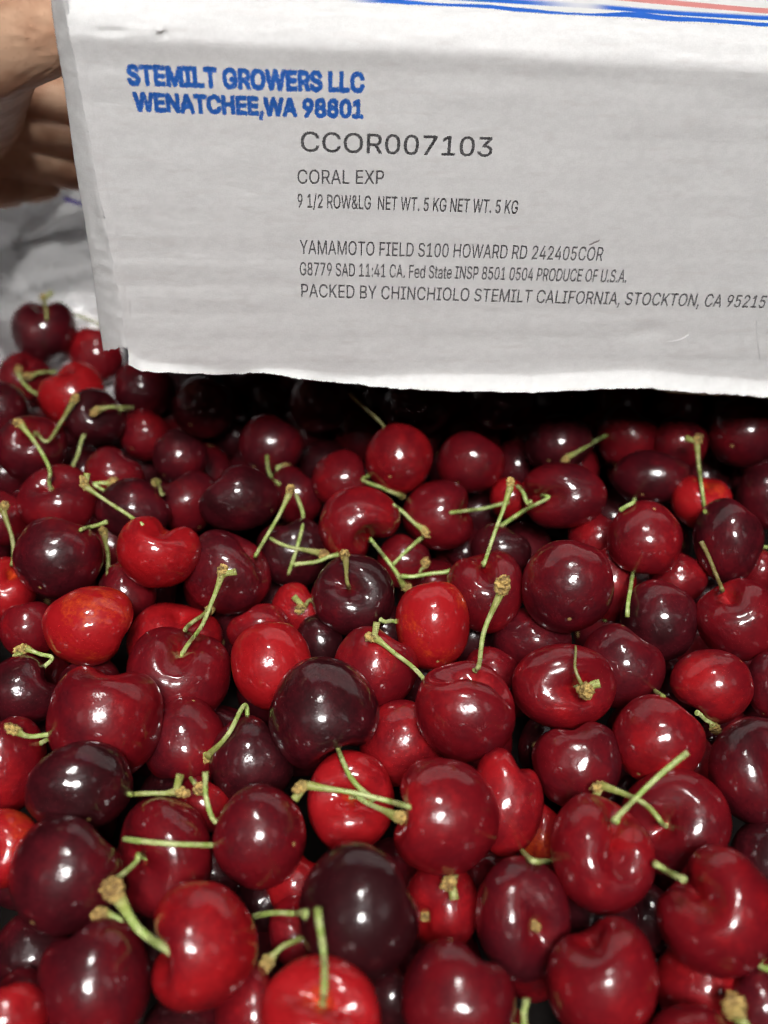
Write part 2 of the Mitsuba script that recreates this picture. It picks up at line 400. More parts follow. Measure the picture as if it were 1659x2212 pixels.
# corner flap on the left: rounded corner, then the side running back
iy = np.array([-40, 20, 74, 142, 262, 381, 480, 576, 651, 742.0])
ix = np.array([130, 140, 150, 166, 187, 207, 228, 246, 260, 271.0])
oy = np.array([-40, 30, 92, 196, 353, 482, 597, 700, 757.0])
ox = np.array([106, 113, 122, 140, 161, 183, 201, 214, 225.0])
ya = np.concatenate([np.linspace(-40, 740, 120), np.linspace(742, 748, 3)])
fr = np.linspace(0, 1, 22)
pts, uvs = [], []
for k, y in enumerate(ya):
    xi, xo = np.interp(y, iy, ix) + 9.0, np.interp(y, oy, ox)
    row = []
    for s in fr:
        w = -0.0006 - 0.0075 * s ** 2.2
        yy = y + 10 * s * (y > 700) * (y - 700) / 48
        u, v = onplane(np.array(xi + (xo - xi) * s), np.array(yy), w)
        w2 = w + 0.0006 * fbm1(np.array([u * 220, v * 500, 3.0]), 3, 5) + 0.0004 * math.sin(s * 9) * (0.5 + fbm1(np.array([v * 60, 1, 1.0]), 2, 2))
        row.append(L0 + u * E1 + v * E2 + w2 * EN); uvs.append([u * 10, v * 10])
    for b in (0.004, 0.02, 0.08, 0.19):
        row.append(row[21] - b * EN - 0.02 * b * E1); uvs.append([u * 10 - b, v * 10])
    pts.append(row)
pts = np.array(pts)
jag = 0.0009 * fbm1(np.stack([np.arange(26) * 0.9, np.zeros(26), np.zeros(26)], -1), 2, 8)
pts[-3:] += jag[None, :, None] * E2 * 2
scene['carton_lid__corner_flap'] = mikit.ply((pts.reshape(-1, 3), grid_faces(26, len(ya))), 'white_paper', smooth=True, uv=np.array(uvs))
labels['carton_lid__corner_flap'] = {'label': 'folded corner flap with a ragged perforated seam and a torn lower end'}
fl_ = []
for k, y in enumerate(np.arange(150, 728, 9.0)):
    if rng.uniform() < 0.25:
        continue
    uu, vv_ = onplane(np.array(np.interp(y, iy, ix) + rng.uniform(-1, 2)), np.array(y + rng.uniform(-2, 2)))
    m = trimesh.creation.icosphere(subdivisions=1, radius=1.0)
    sz = rng.uniform(0.00018, 0.00042)
    q = lid(np.array(uu + 0.0002), np.array(vv_)) + 0.00015 * EN
    fl_.append(trimesh.Trimesh(q + (m.vertices * [1, 0.6, 0.6] * sz) @ np.array([E1, E2, EN]), m.faces, process=False))
scene['carton_lid__perforation_fleck'] = mikit.ply(trimesh.util.concatenate(fl_), 'lamp_white', smooth=True)
labels['carton_lid__perforation_fleck'] = {'label': 'torn paper flecks along the perforated seam', 'kind': 'stuff'}
# far side and back of the lid, out of sight but closing the box
pr = lid(np.full(60, LW), np.linspace(float(bottom(np.array(0.19))), float(fold(np.array(LW))) + 0.012, 60))
pr = np.stack([pr - b * EN for b in (0.0, 0.05, 0.12, 0.19)], 1)
scene['carton_lid__side_panel'] = mikit.ply((pr.reshape(-1, 3), grid_faces(4, 60)), 'kraft')


# lettering
def lettering(key, text, x0, y0, x1, y1, cap, ink, heavy=0.0, label=None, slant=0.0):
    m = meshkit.text_mesh(text, 1.0, 0.02, bold=heavy > 0.03)
    top = m.triangles[m.face_normals[:, 2] > 0.9][:, :, :2]
    poly = shapely.union_all([shapely.Polygon(t) for t in top]).buffer(0.004)
    if heavy:
        poly = poly.buffer(heavy)
    poly = poly.simplify(0.006)
    parts = []
    for g in getattr(poly, 'geoms', [poly]):
        v, f = trimesh.creation.triangulate_polygon(g, engine='earcut')
        parts.append(trimesh.Trimesh(np.column_stack([v, np.zeros(len(v))]), f, process=False))
    m = trimesh.util.concatenate(parts)
    b0, b1 = m.bounds
    (ua, ub), (va, vb) = onplane([x0, x1], [y0, y1])
    uc, vc = onplane([x0], [y0 - cap])
    hgt = vc[0] - va
    v = m.vertices.copy()
    fx = (v[:, 0] - b0[0]) / (b1[0] - b0[0])
    u = ua + fx * (ub - ua) + slant * v[:, 1] * hgt
    w = va + fx * (vb - va) + v[:, 1] * hgt
    m2 = trimesh.Trimesh(np.column_stack([u, w, 0 * u]), m.faces, process=False)
    vs, fs = trimesh.remesh.subdivide_to_size(m2.vertices, m2.faces, 0.0006 if heavy > 0.03 else 0.0012, max_iter=12)
    if heavy > 0.03:   # stamped ink: ragged outline
        q = np.column_stack([vs[:, 0] * 2600, vs[:, 1] * 2600, 0 * vs[:, 0]])
        vs[:, 0] += 0.00042 * fbm1(q, 2, 61)
        vs[:, 1] += 0.00050 * fbm1(q + 40, 2, 62)
    P = lid(vs[:, 0], vs[:, 1], 0.00014)
    n = np.cross(P[fs[:, 1]] - P[fs[:, 0]], P[fs[:, 2]] - P[fs[:, 0]]).sum(0)
    if n @ EN < 0:
        fs = fs[:, ::-1]
    scene[key] = mikit.ply((P, fs), ink)
    labels[key] = {'label': label}


K = 'carton_lid__printed_line'
lettering(K, 'STEMILT GROWERS LLC', 276, 181, 787, 198, 40, 'blue_ink', 0.058, 'bold blue upper line of the grower name')
lettering(K + '_001', 'WENATCHEE,WA 98801', 290, 238, 785, 254, 37, 'blue_ink', 0.058, 'bold blue town and postcode line')
lettering(K + '_002', 'CCOR007103', 650, 326, 1062, 338, 42, 'grey_ink', 0.008, 'large grey code line')
lettering(K + '_003', 'CORAL EXP', 643, 396, 829, 397, 30, 'grey_ink', 0.0, 'short grey variety line')
lettering(K + '_004', '9 1/2 ROW&LG  NET WT. 5 KG NET WT. 5 KG', 643, 447, 1117, 461, 29, 'grey_ink', 0.012, 'condensed grey size and weight line')
lettering(K + '_005', 'YAMAMOTO FIELD S100 HOWARD RD 242405COR', 648, 548, 1300, 563, 30, 'grey_ink', 0.0, 'grey field address line')
lettering(K + '_006', 'G8779 SAD 11:41 CA. Fed State INSP 8501 0504 PRODUCE OF U.S.A.', 648, 594, 1352, 610, 28, 'grey_ink', 0.006, 'grey inspection line')
lettering(K + '_007', 'PACKED BY CHINCHIOLO STEMILT CALIFORNIA, STOCKTON, CA 95215', 651, 641, 1650, 665, 28, 'grey_ink', 0.0, 'grey packer line, the longest')

# smudge, embossed scratch and the corner of a perforated outline on the panel
su, sv = onplane(np.array([1272, 1283, 1296, 1294, 1281, 1274]), np.array([528, 522, 517, 521, 527, 530]))
sm = trimesh.creation.triangulate_polygon(shapely.Polygon(np.column_stack([su, sv])), engine='earcut')
scene['carton_lid__smudge'] = mikit.ply((lid(sm[0][:, 0], sm[0][:, 1], 0.00013), sm[1]), 'smudge_ink')
hu, hv = onplane(np.array([1680, 1655, 1643, 1640, 1636, 1634.]), np.array([787, 784, 778, 765, 735, 690.]))
hp = spline(np.column_stack([hu, hv]), 40)
scene['carton_lid__cut_outline'] = mikit.ply(tube(lid(hp[:, 0], hp[:, 1], 0.0001), np.full(40, 0.00016), 6), 'white_paper', smooth=True)
hu, hv = onplane(np.array([1440, 1462, 1478, 1487.]), np.array([738, 736, 730, 724.]))
hp = spline(np.column_stack([hu, hv]), 24)
scene['carton_lid__dent_ridge'] = mikit.ply(tube(lid(hp[:, 0], hp[:, 1], 0.0), np.linspace(0.0001, 0.0005, 24), 8), 'white_paper', smooth=True)

# ---------------------------------------------------------------- plastic liner at the back left
gx, gy = np.meshgrid(np.linspace(-260, 520, 130), np.linspace(405, 800, 90))
base = np.interp(gy + 0.25 * (gx - 100), [405, 490, 515, 540, 650, 700, 800], [0.560, 0.572, 0.590, 0.582, 0.530, 0.522, 0.50])
wall = np.clip((45 - gx) / 200, 0, 1) ** 1.2
base = base - 0.13 * wall
q = np.stack([gx * 0.010, gy * 0.014, gx * 0], -1)
cr = np.abs(fbm1(q + 3.3, 2, 31)) * 2 + 0.6 * np.abs(fbm1(q * 2.3, 2, 32))
depth = base + 0.024 * (cr - 0.5) * (gy < 740) + 0.10 * np.clip((gx - 260) / 100, 0, 1)
lp = unproj(gx, gy, depth)
fl = np.clip((gy - 690) / 60, 0, 1)
lp[..., 2] = np.maximum(lp[..., 2] - 0.02 * fl, 0.012)
scene['plastic_liner'] = mikit.ply((lp.reshape(-1, 3), grid_faces(130, 90)), 'liner_film', smooth=50)
labels['plastic_liner'] = {'label': 'crumpled white plastic liner behind the cherries, below the hand', 'category': 'plastic liner'}
pp = unproj(np.array([[136, 150, 168, 186, 204], [140, 152, 170, 188, 206]]), np.array([[425, 428, 434, 440, 444], [434, 438, 443, 448, 452]]), 0.535)
scene['plastic_liner__printed_edge'] = mikit.ply((pp.reshape(-1, 3), grid_faces(5, 2)), 'purple_print')
labels['plastic_liner__printed_edge'] = {'label': 'small purple printed edge'}

# x, y, rx, ry (pixels of a 1659 x 2212 view), lift mm, alpha, beta, twist, tone, cleft, label
CH = {
'1': (95,717,68,66,10,95,25,0,.22,.5,'deep burgundy cherry alone at the back, with two round highlights, below the plastic liner'),
'2': (155,853,71,72,3,120,20,40,.86,.5,'bright red cherry near the left edge, below the notched corner of the lid'),
'3': (206,900,66,62,9,40,30,0,.14,.5,'blackish cherry overlapping the bright red cherry under the lid corner'),
'4': (55,815,56,54,-2,60,30,0,.42,.5,'dim red cherry left of the bright red one, two yellow stems over it'),
'5': (212,772,62,64,-6,80,-20,0,.5,.5,'shaded red cherry half hidden behind the torn lower end of the lid flap'),
'6': (2,885,58,60,2,150,-30,0,.15,.5,'blackish cherry cut by the left edge, below the liner'),
'7': (68,968,76,70,5,60,40,0,.3,.5,'burgundy cherry at the left edge with a yellow-footed stem and a crossing stem'),
'8': (124,1080,85,78,6,105,52,90,.46,.35,'crimson cherry whose tall stem leans left from an open stem hollow'),
'9': (247,1025,64,60,-3,50,-20,0,.5,.5,'dull red cherry half sunk behind the purple cherry on the left'),
'10': (288,1100,80,68,4,30,-30,0,.14,.25,'purple-black cherry crossed by a thin stem running down to a kidney-shaped red one'),
'11': (126,1205,94,88,11,70,-35,0,.26,.5,'large wine-coloured cherry in the left part, above the orange-blushed cherry'),
'12': (344,1192,90,78,13,72,5,180,.84,0.75,'kidney-shaped bright red cherry with a hump on its upper right'),
'13': (405,1085,68,68,-3,120,-20,0,.42,.5,'dull red cherry tucked behind the creased purple cherry'),
'14': (516,1076,86,72,10,160,-25,30,.2,.8,'purple cherry with deep creases across its left cheek'),
'15': (492,1235,94,92,7,40,12,70,.32,.5,'maroon cherry behind the stem with the pale bract'),
'16': (18,1272,62,70,2,60,30,0,.8,.5,'red cherry cut by the left edge with a bent olive stem'),
'17': (190,1352,95,86,13,-20,-35,0,.97,.25,'bright red cherry with an orange blush on its left cheek'),
'18': (62,1362,62,62,-2,100,-20,0,.5,.5,'crimson cherry between the orange-blushed cherry and the left edge'),
'19': (378,1385,103,84,0,70,20,0,.66,.35,'red cherry looking over the shoulder of the heart-shouldered cherry on the left'),
'20': (387,1460,112,108,12,72,24,0,.44,0.6,'broad crimson cherry, upright stem rising from its hollow between two shoulders'),
'21': (587,1438,88,95,8,110,-40,0,.84,.2,'round bright red cherry left above the large purple kidney-shaped one'),
'22': (48,1490,84,76,4,30,-20,0,.17,.5,'purple-black cherry at the left edge below a yellow stem end'),
'23': (195,1478,66,62,-7,120,-40,0,.3,.5,'dark cherry showing only its top above the big heart-shaped cherry'),
'24': (228,1564,123,127,18,84,-14,180,.5,0.45,'largest heart-shaped cherry on the left, its point hanging downward, small scar at right'),
'25': (400,1602,88,96,-3,-100,-20,0,.42,.5,'shaded red cherry under the broad crimson cherry on the left'),
'26': (545,1640,92,94,1,50,-25,0,.08,.25,'blackish violet cherry with fine sparkles, beside an orange stem end'),
'27': (172,1700,113,96,4,130,-35,0,.06,.35,'blackish cherry lying under the point of the largest heart-shaped cherry'),
'28': (8,1655,90,104,6,100,-30,0,.56,.5,'red cherry cut by the left edge, hooked stem lying across its top'),
'29': (5,1832,84,84,11,150,52,30,.95,.5,'shiny scarlet cherry at the left edge showing a ring-shaped reflection'),
'30': (144,1888,120,124,14,60,-38,20,.24,.4,'oval wine-dark cherry at the left with a pale dot low on its cheek'),
'31': (356,1850,103,127,7,168,48,0,.46,.55,'dented crimson cherry crossed by a pale straight stem'),
'32': (561,1806,100,110,10,182,-25,40,.38,.4,'crimson cherry with broken sparkling highlights, the pale straight stem touching its left side'),
'33': (443,2040,113,132,16,178,10,180,.76,0.75,'kidney-shaped red cherry in the lower left, curved stem entering its left side'),
'34': (204,2128,121,138,13,120,-35,0,.3,.5,'large maroon cherry below the forked stem in the lower left corner'),
'35': (70,2060,82,84,-4,60,-20,0,.15,.5,'dark cherry deep between the two big ones at the lower left edge'),
'36': (18,2208,84,78,8,100,-30,0,.74,.5,'red cherry cut by the lower left corner'),
'38': (700,1538,120,119,20,-62,-4,180,.1,0.8,'big purple-black kidney-shaped cherry in the middle, its stem leaving below'),
'39': (812,1445,92,92,5,60,-35,0,.58,.5,'red cherry with a green stem lying diagonally across it'),
'40': (762,1286,90,90,9,118,62,70,.13,.5,'purple-black cherry with a curved highlight and a stem standing in its hollow'),
'41': (934,1352,80,95,3,100,-35,0,.93,.25,'scarlet cherry wedged between the purple stemmed cherry and a crimson one'),
'42': (652,1318,66,60,-5,60,-20,0,.72,.5,'bright red cherry mostly hidden behind the purple stemmed cherry'),
'42b': (560,1362,70,58,-6,120,-20,0,.52,.5,'red cherry peeping over the round bright red one'),
'43': (690,1390,52,62,-10,60,-30,0,.12,.5,'blackish cherry in the gap right of the round bright red one'),
'44': (1004,1535,109,109,19,75,14,85,.46,.9,'crimson cherry with a folded upper shoulder and a long upright stem'),
'45': (868,1605,92,92,-2,40,-35,0,.68,.25,'streaky red cherry between the big purple cherry and the folded one'),
'47': (758,1730,95,108,4,75,66,0,.84,.7,'bright red cherry in the centre with three stems crossing over it'),
'48': (966,1763,115,124,19,170,-8,180,.54,0.55,'square-shouldered crimson cherry right of the crossing stems'),
'49': (1096,1732,78,114,7,60,-20,0,.68,.5,'red cherry squeezed against the right side of the square-shouldered one'),
'50': (1245,1655,96,96,6,100,-30,0,.36,.35,'maroon cherry with scratchy highlights right of centre'),
'51': (1219,1482,112,92,17,20,66,90,.52,.4,'crimson cherry facing up with a brown withered stub in its hollow'),
'52': (1345,1440,90,92,4,60,-25,0,.32,.5,'plum-coloured cherry behind the one with the withered stub'),
'53': (1424,1340,82,88,4,60,-40,0,.18,.2,'dark cherry with the largest white window-like highlight'),
'54': (1226,1268,98,100,15,80,-35,10,.36,.5,'large boxy maroon cherry on the right'),
'55': (1150,1385,84,72,-4,60,-20,0,.3,.5,'dim maroon cherry under the boxy maroon one'),
'56': (1048,1278,84,90,10,95,22,10,.5,.7,'crimson cherry whose long stem rises to a shared brown knob'),
'57': (1393,1160,80,80,11,-95,-30,0,.54,.5,'round cherry, red below and plum above, its stem hanging straight down'),
'58': (1573,1168,74,92,10,60,-30,0,.3,.35,'upright oval plum cherry near the right edge'),
'59': (1515,1085,64,58,-1,80,25,0,.9,.5,'bright red cherry half behind the oval plum one, stem sticking up'),
'60': (1218,1070,92,72,8,186,28,0,.42,.7,'crimson cherry lying on its side, stem pointing to the left'),
'61': (1406,1030,84,58,4,60,-30,0,.2,.5,'flattened purple cherry behind the round red and plum one'),
'62': (1610,932,78,78,6,40,-30,0,.26,.35,'dark glossy cherry at the right edge below the lid'),
'63': (1655,1072,62,72,0,60,-30,0,.22,.5,'dark cherry cut by the right edge, beside the oval plum one'),
'64': (1357,945,66,70,-4,60,-10,0,.46,.5,'dim red cherry in the shade of the lid on the right'),
'65': (1207,958,72,62,-5,60,-30,0,.16,.5,'blackish cherry in the shade above the side-lying crimson one'),
'66': (1017,998,74,66,6,60,-30,0,.42,.5,'red cherry half shaded by the lid, lit along its lower half'),
'67': (862,992,73,77,14,60,-40,0,.64,.25,'round red cherry standing highest in the middle, just out of the lid shade'),
'68': (737,1035,64,64,3,30,-20,20,.5,.4,'crimson cherry left of the highest round red one'),
'69': (777,1132,89,82,8,-55,15,0,.56,0.9,'crimson cherry parted by a seam, stem running down to the right'),
'71': (945,1112,78,76,2,10,15,0,.42,.4,'maroon cherry under the shade edge with a stem pointing right'),
'72': (632,1195,80,76,-2,100,-20,0,.13,.5,'blackish cherry lying under a tangle of stems'),
'73': (586,962,70,68,-2,60,-30,0,.3,.5,'dark cherry in full shade behind the creased purple one'),
'74': (640,1070,58,64,-5,60,-30,0,.36,.5,'maroon cherry behind the paired stems'),
'75': (1082,1190,66,60,-5,60,-30,0,.13,.5,'blackish cherry behind the stem that rises to the shared knob'),
'76': (1102,1078,44,46,-6,60,-30,0,.85,.5,'small glimpse of a bright red cherry behind the shared brown knob'),
'77': (1290,1165,62,62,-6,60,-20,0,.62,.5,'red cherry behind the top of the boxy maroon one'),
'78': (1322,1262,52,80,-5,60,-30,0,.62,.5,'red cherry along the right flank of the boxy maroon one'),
'79': (1465,1250,62,58,-6,60,-30,0,.55,.5,'red cherry between the round red and plum one and the oval plum one'),
'80': (1592,1338,90,90,11,120,20,0,.5,.35,'rosy crimson cherry on the right with a thin brown stem'),
'81': (1640,1232,46,48,-4,60,-30,0,.52,.5,'pinkish red cherry at the right edge above the rosy crimson one'),
'82': (1537,1482,87,80,7,-130,-25,0,.6,.5,'red cherry with a small tan scratch near the right edge'),
'83': (1668,1480,56,72,3,60,-30,0,.34,.5,'dark cherry cut by the right edge beside the scratched red one'),
'84': (1421,1598,100,96,14,50,-35,0,.62,.35,'red cherry above the crossed stems, with a broad plum-coloured reflection'),
'85': (1644,1668,110,118,15,30,70,20,.24,.5,'wine-dark cherry at the right edge looking out with its stem stub'),
'86': (1510,1650,58,70,-6,60,-30,0,.56,.5,'red cherry in the gap left of the wine-dark one at the right edge'),
'87': (1458,1775,118,114,6,175,52,60,.42,.4,'crimson cherry with a flared green stem foot in its hollow'),
'88': (1301,1843,112,126,20,60,30,8,.56,1.0,'heart-shaped red cherry with a deep cleft under the crossed stems'),
'89': (1548,1966,128,136,20,142,8,185,.52,0.75,'large heart-shaped crimson cherry at the lower right'),
'90': (1130,1983,103,129,13,0,68,20,.3,.4,'maroon cherry with a tiny tan stem scar facing the viewer'),
'91': (1299,2112,119,128,17,108,-6,180,.56,0.45,'big red cherry at the bottom right of centre, mottled with plum'),
'92': (1512,2135,98,94,3,60,-30,0,.68,.5,'red cherry shaded by the large heart-shaped one at the lower right'),
'93': (1492,2262,100,86,12,20,30,0,.42,.5,'crimson cherry cut by the bottom edge beside a blurred ochre knob'),
'94': (1645,2172,60,76,4,60,-30,0,.34,.5,'dark cherry cut by the lower right corner'),
'95': (1662,1868,84,90,0,60,-30,0,.08,.5,'blackish cherry with a blue-white glint at the right edge'),
'96': (1290,1985,88,80,-8,60,-30,0,.14,.5,'dark cherry in the gap below the deep-cleft heart'),
'96b': (1405,1985,72,80,-8,60,-30,0,.1,.5,'blackish cherry between the two heart-shaped ones at the lower right'),
'97': (1168,1810,52,74,-6,60,-20,0,.9,.2,'orange-red streaky cherry glimpsed between two large ones right of centre'),
'98': (776,1966,132,142,21,40,-42,20,.05,.5,'biggest almost black cherry at the bottom middle with a pale dot'),
'99': (955,1960,82,96,-1,190,40,40,.7,.4,'red cherry behind the biggest almost black one, pale nub on its left'),
'100': (640,1908,66,74,-2,60,-30,0,.76,.25,'red cherry showing a crescent left of the biggest almost black one'),
'101': (652,2012,72,76,-6,80,20,0,.54,.4,'dark red cherry with a stem leaving to the left, beside the biggest almost black one'),
'102': (693,2190,130,120,23,90,42,70,.84,.7,'bright red cherry at the bottom edge, thick stem upright from a yellow foot'),
'103': (990,2168,124,130,16,60,-35,0,.4,.5,'crimson cherry at the bottom edge right of the bright red stemmed one'),
'104': (568,1948,62,62,-10,60,-30,0,.12,.5,'blackish cherry deep below the sparkling crimson one'),
'105': (555,2185,92,104,1,60,-30,0,.5,.5,'dark red cherry left behind the bright red stemmed one at the bottom'),
'106': (848,2150,74,70,-8,60,-30,0,.08,.5,'black cherry between the bright red stemmed one and the crimson one at the bottom'),
'108': (1060,1455,60,58,-6,60,-30,0,.42,.5,'maroon cherry peeping between the folded one and the withered stub'),
'109': (312,840,66,64,0,60,-30,0,.3,.5,'dark cherry directly under the torn left end of the lid'),
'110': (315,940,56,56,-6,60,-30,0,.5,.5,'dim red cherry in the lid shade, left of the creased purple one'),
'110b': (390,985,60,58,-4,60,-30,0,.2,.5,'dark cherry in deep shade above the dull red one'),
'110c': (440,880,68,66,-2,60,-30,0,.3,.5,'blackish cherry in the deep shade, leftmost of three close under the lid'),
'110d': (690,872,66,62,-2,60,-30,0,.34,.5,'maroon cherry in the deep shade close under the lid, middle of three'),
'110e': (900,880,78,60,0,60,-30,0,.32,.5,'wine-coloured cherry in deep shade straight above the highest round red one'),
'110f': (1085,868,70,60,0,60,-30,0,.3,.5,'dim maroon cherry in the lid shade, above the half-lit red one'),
'111': (440,1738,58,60,-6,60,-30,0,.62,.5,'pinkish red cherry glimpsed behind the bent stem of the sparkling crimson one'),
'112': (275,1280,62,66,-5,60,-30,0,.45,.5,'dull crimson cherry in the gap above the orange-blushed one'),
'113': (872,1212,58,58,-5,60,-30,0,.42,.5,'maroon cherry under a fork of two stems in the middle'),
'114': (1470,960,58,60,-4,60,-30,0,.36,.5,'dim maroon cherry left of the upright stem near the right edge'),
'115': (10,1120,56,60,-1,60,-30,0,.45,.5,'dull red cherry cut by the left edge beside the crimson stemmed one'),
'116': (60,2150,66,60,-8,60,-30,0,.3,.5,'dark cherry deep in the lower left corner above the red one'),
}
# owner, mode (d: from the hollow, e: from the first point), points, knob kind (0 none, 1 knob, 2 pale cut end), tint (0 green .. 1 brown)
ST = [
('1','e',[(101,690),(99,668),(96,645)],1,.5),('5','e',[(222,700),(165,675),(127,660)],0,.45),
('2','e',[(97,866),(66,846),(46,824),(38,806)],1,.05),('4','e',[(122,805),(92,806),(66,813)],1,.2),
('3','e',[(286,877),(245,877),(212,884)],1,.2),('7','d',[(98,950),(128,910),(160,868)],1,.25),
('8','d',[(98,1015),(72,960),(46,916)],1,.05),('9','e',[(157,1012),(168,978),(182,938)],2,.1),
('12','e',[(313,1134),(265,1098),(218,1068),(184,1052)],1,.15),('10','e',[(205,1046),(240,1043)],1,.0),
('13','e',[(348,1066),(339,1040)],1,.6),('11','e',[(177,1147),(205,1137),(233,1128)],2,.1),
('112','e',[(231,1240),(229,1195),(227,1155)],1,.5),('16','e',[(22,1216),(21,1160),(6,1100)],1,.5),
('22','e',[(112,1422),(85,1411),(56,1401)],1,.1),('20','d',[(430,1345),(455,1290),(478,1240)],3,.2),
('19','e',[(402,1360),(428,1338),(452,1318)],1,.4),('15','e',[(553,1196),(595,1120),(627,1064)],1,.0),
('72','e',[(623,1243),(641,1180),(654,1115),(640,1066)],0,.0),('72','e',[(587,1164),(630,1182),(690,1195)],1,.1),
('42','e',[(635,1221),(690,1213),(732,1197)],0,.0),('40','d',[(748,1250),(745,1205)],1,.8),
('67','e',[(784,1036),(830,1055),(868,1069)],1,.2),('71','e',[(840,1081),(878,1107),(913,1143)],1,.1),
('113','e',[(850,1219),(880,1186),(912,1163)],0,.1),('69','e',[(800,1170),(838,1217),(872,1266)],1,.0),
('42','e',[(975,1232),(920,1239),(866,1245)],2,.0),('113','e',[(905,1235),(915,1222)],1,.5),
('56','e',[(1042,1214),(1072,1130),(1102,1050)],1,.15),('60','e',[(1141,1086),(1132,1068),(1118,1050)],0,.1),
('71','e',[(977,1108),(1040,1098),(1100,1086)],2,.0),('60','d',[(1187,1081),(1130,1108),(1080,1136)],0,.0),
('64','e',[(1306,941),(1264,964),(1224,988)],1,.1),('59','e',[(1522,1100),(1513,1020),(1504,955)],1,.1),
('80','e',[(1556,1273),(1538,1225),(1513,1170)],2,.8),('57','e',[(1371,1240),(1365,1285),(1355,1333)],2,.0),
('78','e',[(1308,1346),(1338,1340)],2,.0),('52','e',[(1405,1490),(1434,1504)],0,.0),
('86','e',[(1505,1540),(1522,1555),(1540,1568)],1,.0),('44','e',[(1030,1436),(1043,1366),(1082,1277)],1,.05),
('45','e',[(926,1478),(870,1427),(808,1378)],1,.05),('51','d',[(1240,1440),(1243,1396)],0,.7),
('38','e',[(735,1607),(766,1670),(808,1730)],2,.05),('48','e',[(880,1742),(770,1717),(660,1694)],1,.05),
('47','d',[(800,1744),(858,1766)],1,.1),('26','e',[(527,1520),(492,1578),(450,1634)],1,.05),
('32','e',[(464,1770),(450,1715),(442,1668)],0,.0),('27','e',[(288,1714),(340,1713),(380,1709)],1,.3),
('111','e',[(412,1680),(432,1706)],1,.2),('31','e',[(467,1816),(370,1816),(270,1811)],2,.0),
('28','e',[(117,1587),(65,1591),(38,1580)],1,.1),('31','d',[(292,1868),(250,1902)],0,.15),
('33','e',[(366,2056),(302,2008),(250,1932)],4,.0),('34','e',[(262,1988),(228,1974)],1,.1),
('101','d',[(637,1976),(595,1976),(549,1979)],0,.0),('105','e',[(680,2013),(625,2038),(584,2068)],1,.4),
('102','d',[(690,2050),(688,1962)],2,.05),('88','e',[(1336,1775),(1400,1711),(1486,1625)],2,.05),
('87','d',[(1385,1737),(1300,1698)],1,.1),('89','e',[(1475,1899),(1442,1881),(1411,1866)],0,.0),
('103','e',[(1132,2225),(1134,2185),(1137,2158)],2,.0),('94','e',[(1614,2067),(1670,2094)],0,.0),
('93','e',[(1612,2225),(1594,2192)],4,.3),('97','e',[(1124,1832),(1152,1860),(1186,1862)],0,.0),
('42b','e',[(672,1294),(655,1310)],1,.6),('41','e',[(822,1340),(857,1341)],2,.0),
('99','e',[(988,1884),(974,1902)],1,.2),('61','e',[(1364,1078),(1340,1101)],2,.0),
('73','e',[(582,985),(590,1020),(604,1048)],0,.0),('74','e',[(598,1010),(614,1007)],1,.2),
('67','e',[(826,922),(790,885),(755,850)],0,.6),('81','e',[(1644,1184),(1672,1183)],2,.0),
]
# short stem scars seated in the hollow
NUB = {'85': .15, '90': .75, '99': .6}

# ---------------------------------------------------------------- cherries
HP = 0.265
SP, CP = math.sin(PITCH), math.cos(PITCH)


def plane_depth(y, lift):
    v = (CY - y) / FPX
    return (HP - lift) / (SP - v * CP)


keys = list(CH)
rg = np.random.default_rng(11)
XY = np.array([CH[k][:2] for k in keys], float)
RXY = np.array([CH[k][2:4] for k in keys], float)
want = np.array([plane_depth(CH[k][1], CH[k][4] * 1e-3) for k in keys])
dep = want.copy()
ray = unproj(XY[:, 0], XY[:, 1], 1.0) - CAM
mean_r = RXY.mean(1)
for it in range(300):
    P = CAM + ray * dep[:, None]
    R = mean_r * dep / FPX
    D = np.linalg.norm(P[:, None] - P[None], axis=2)
    S = (R[:, None] + R[None]) * 0.93
    pen = np.clip(S - D, 0, None); np.fill_diagonal(pen, 0)
    sg = np.sign(dep[:, None] - dep[None])
    sg = np.where(sg == 0, np.sign(np.arange(len(keys))[:, None] - np.arange(len(keys))[None]), sg)
    dep = dep + 0.22 * (pen * sg).sum(1) + 0.03 * (want - dep)
CEN = CAM + ray * dep[:, None]
RAD = mean_r * dep / FPX


def cherry_grid(nt, nphi):
    th = np.concatenate([np.linspace(0, 0.9, nt // 2)[1:], np.linspace(0.9, np.pi, nt - nt // 2 + 1)[1:-1]])
    ph = np.linspace(0, 2 * np.pi, nphi, endpoint=False)
    f = grid_faces(nphi, len(th), True)
    n = nphi * len(th)
    cap0 = [[n, (i + 1) % nphi, i] for i in range(nphi)]
    cap1 = [[n + 1, n - nphi + i, n - nphi + (i + 1) % nphi] for i in range(nphi)]
    f = np.vstack([f[:, ::-1], np.array(cap0)[:, ::-1], np.array(cap1)[:, ::-1]])
    TH, PH = np.meshgrid(th, ph, indexing='ij')
    return np.append(TH.ravel(), [0.0, np.pi]), np.append(PH.ravel(), [0.0, 0.0]), f


GRIDS = {}


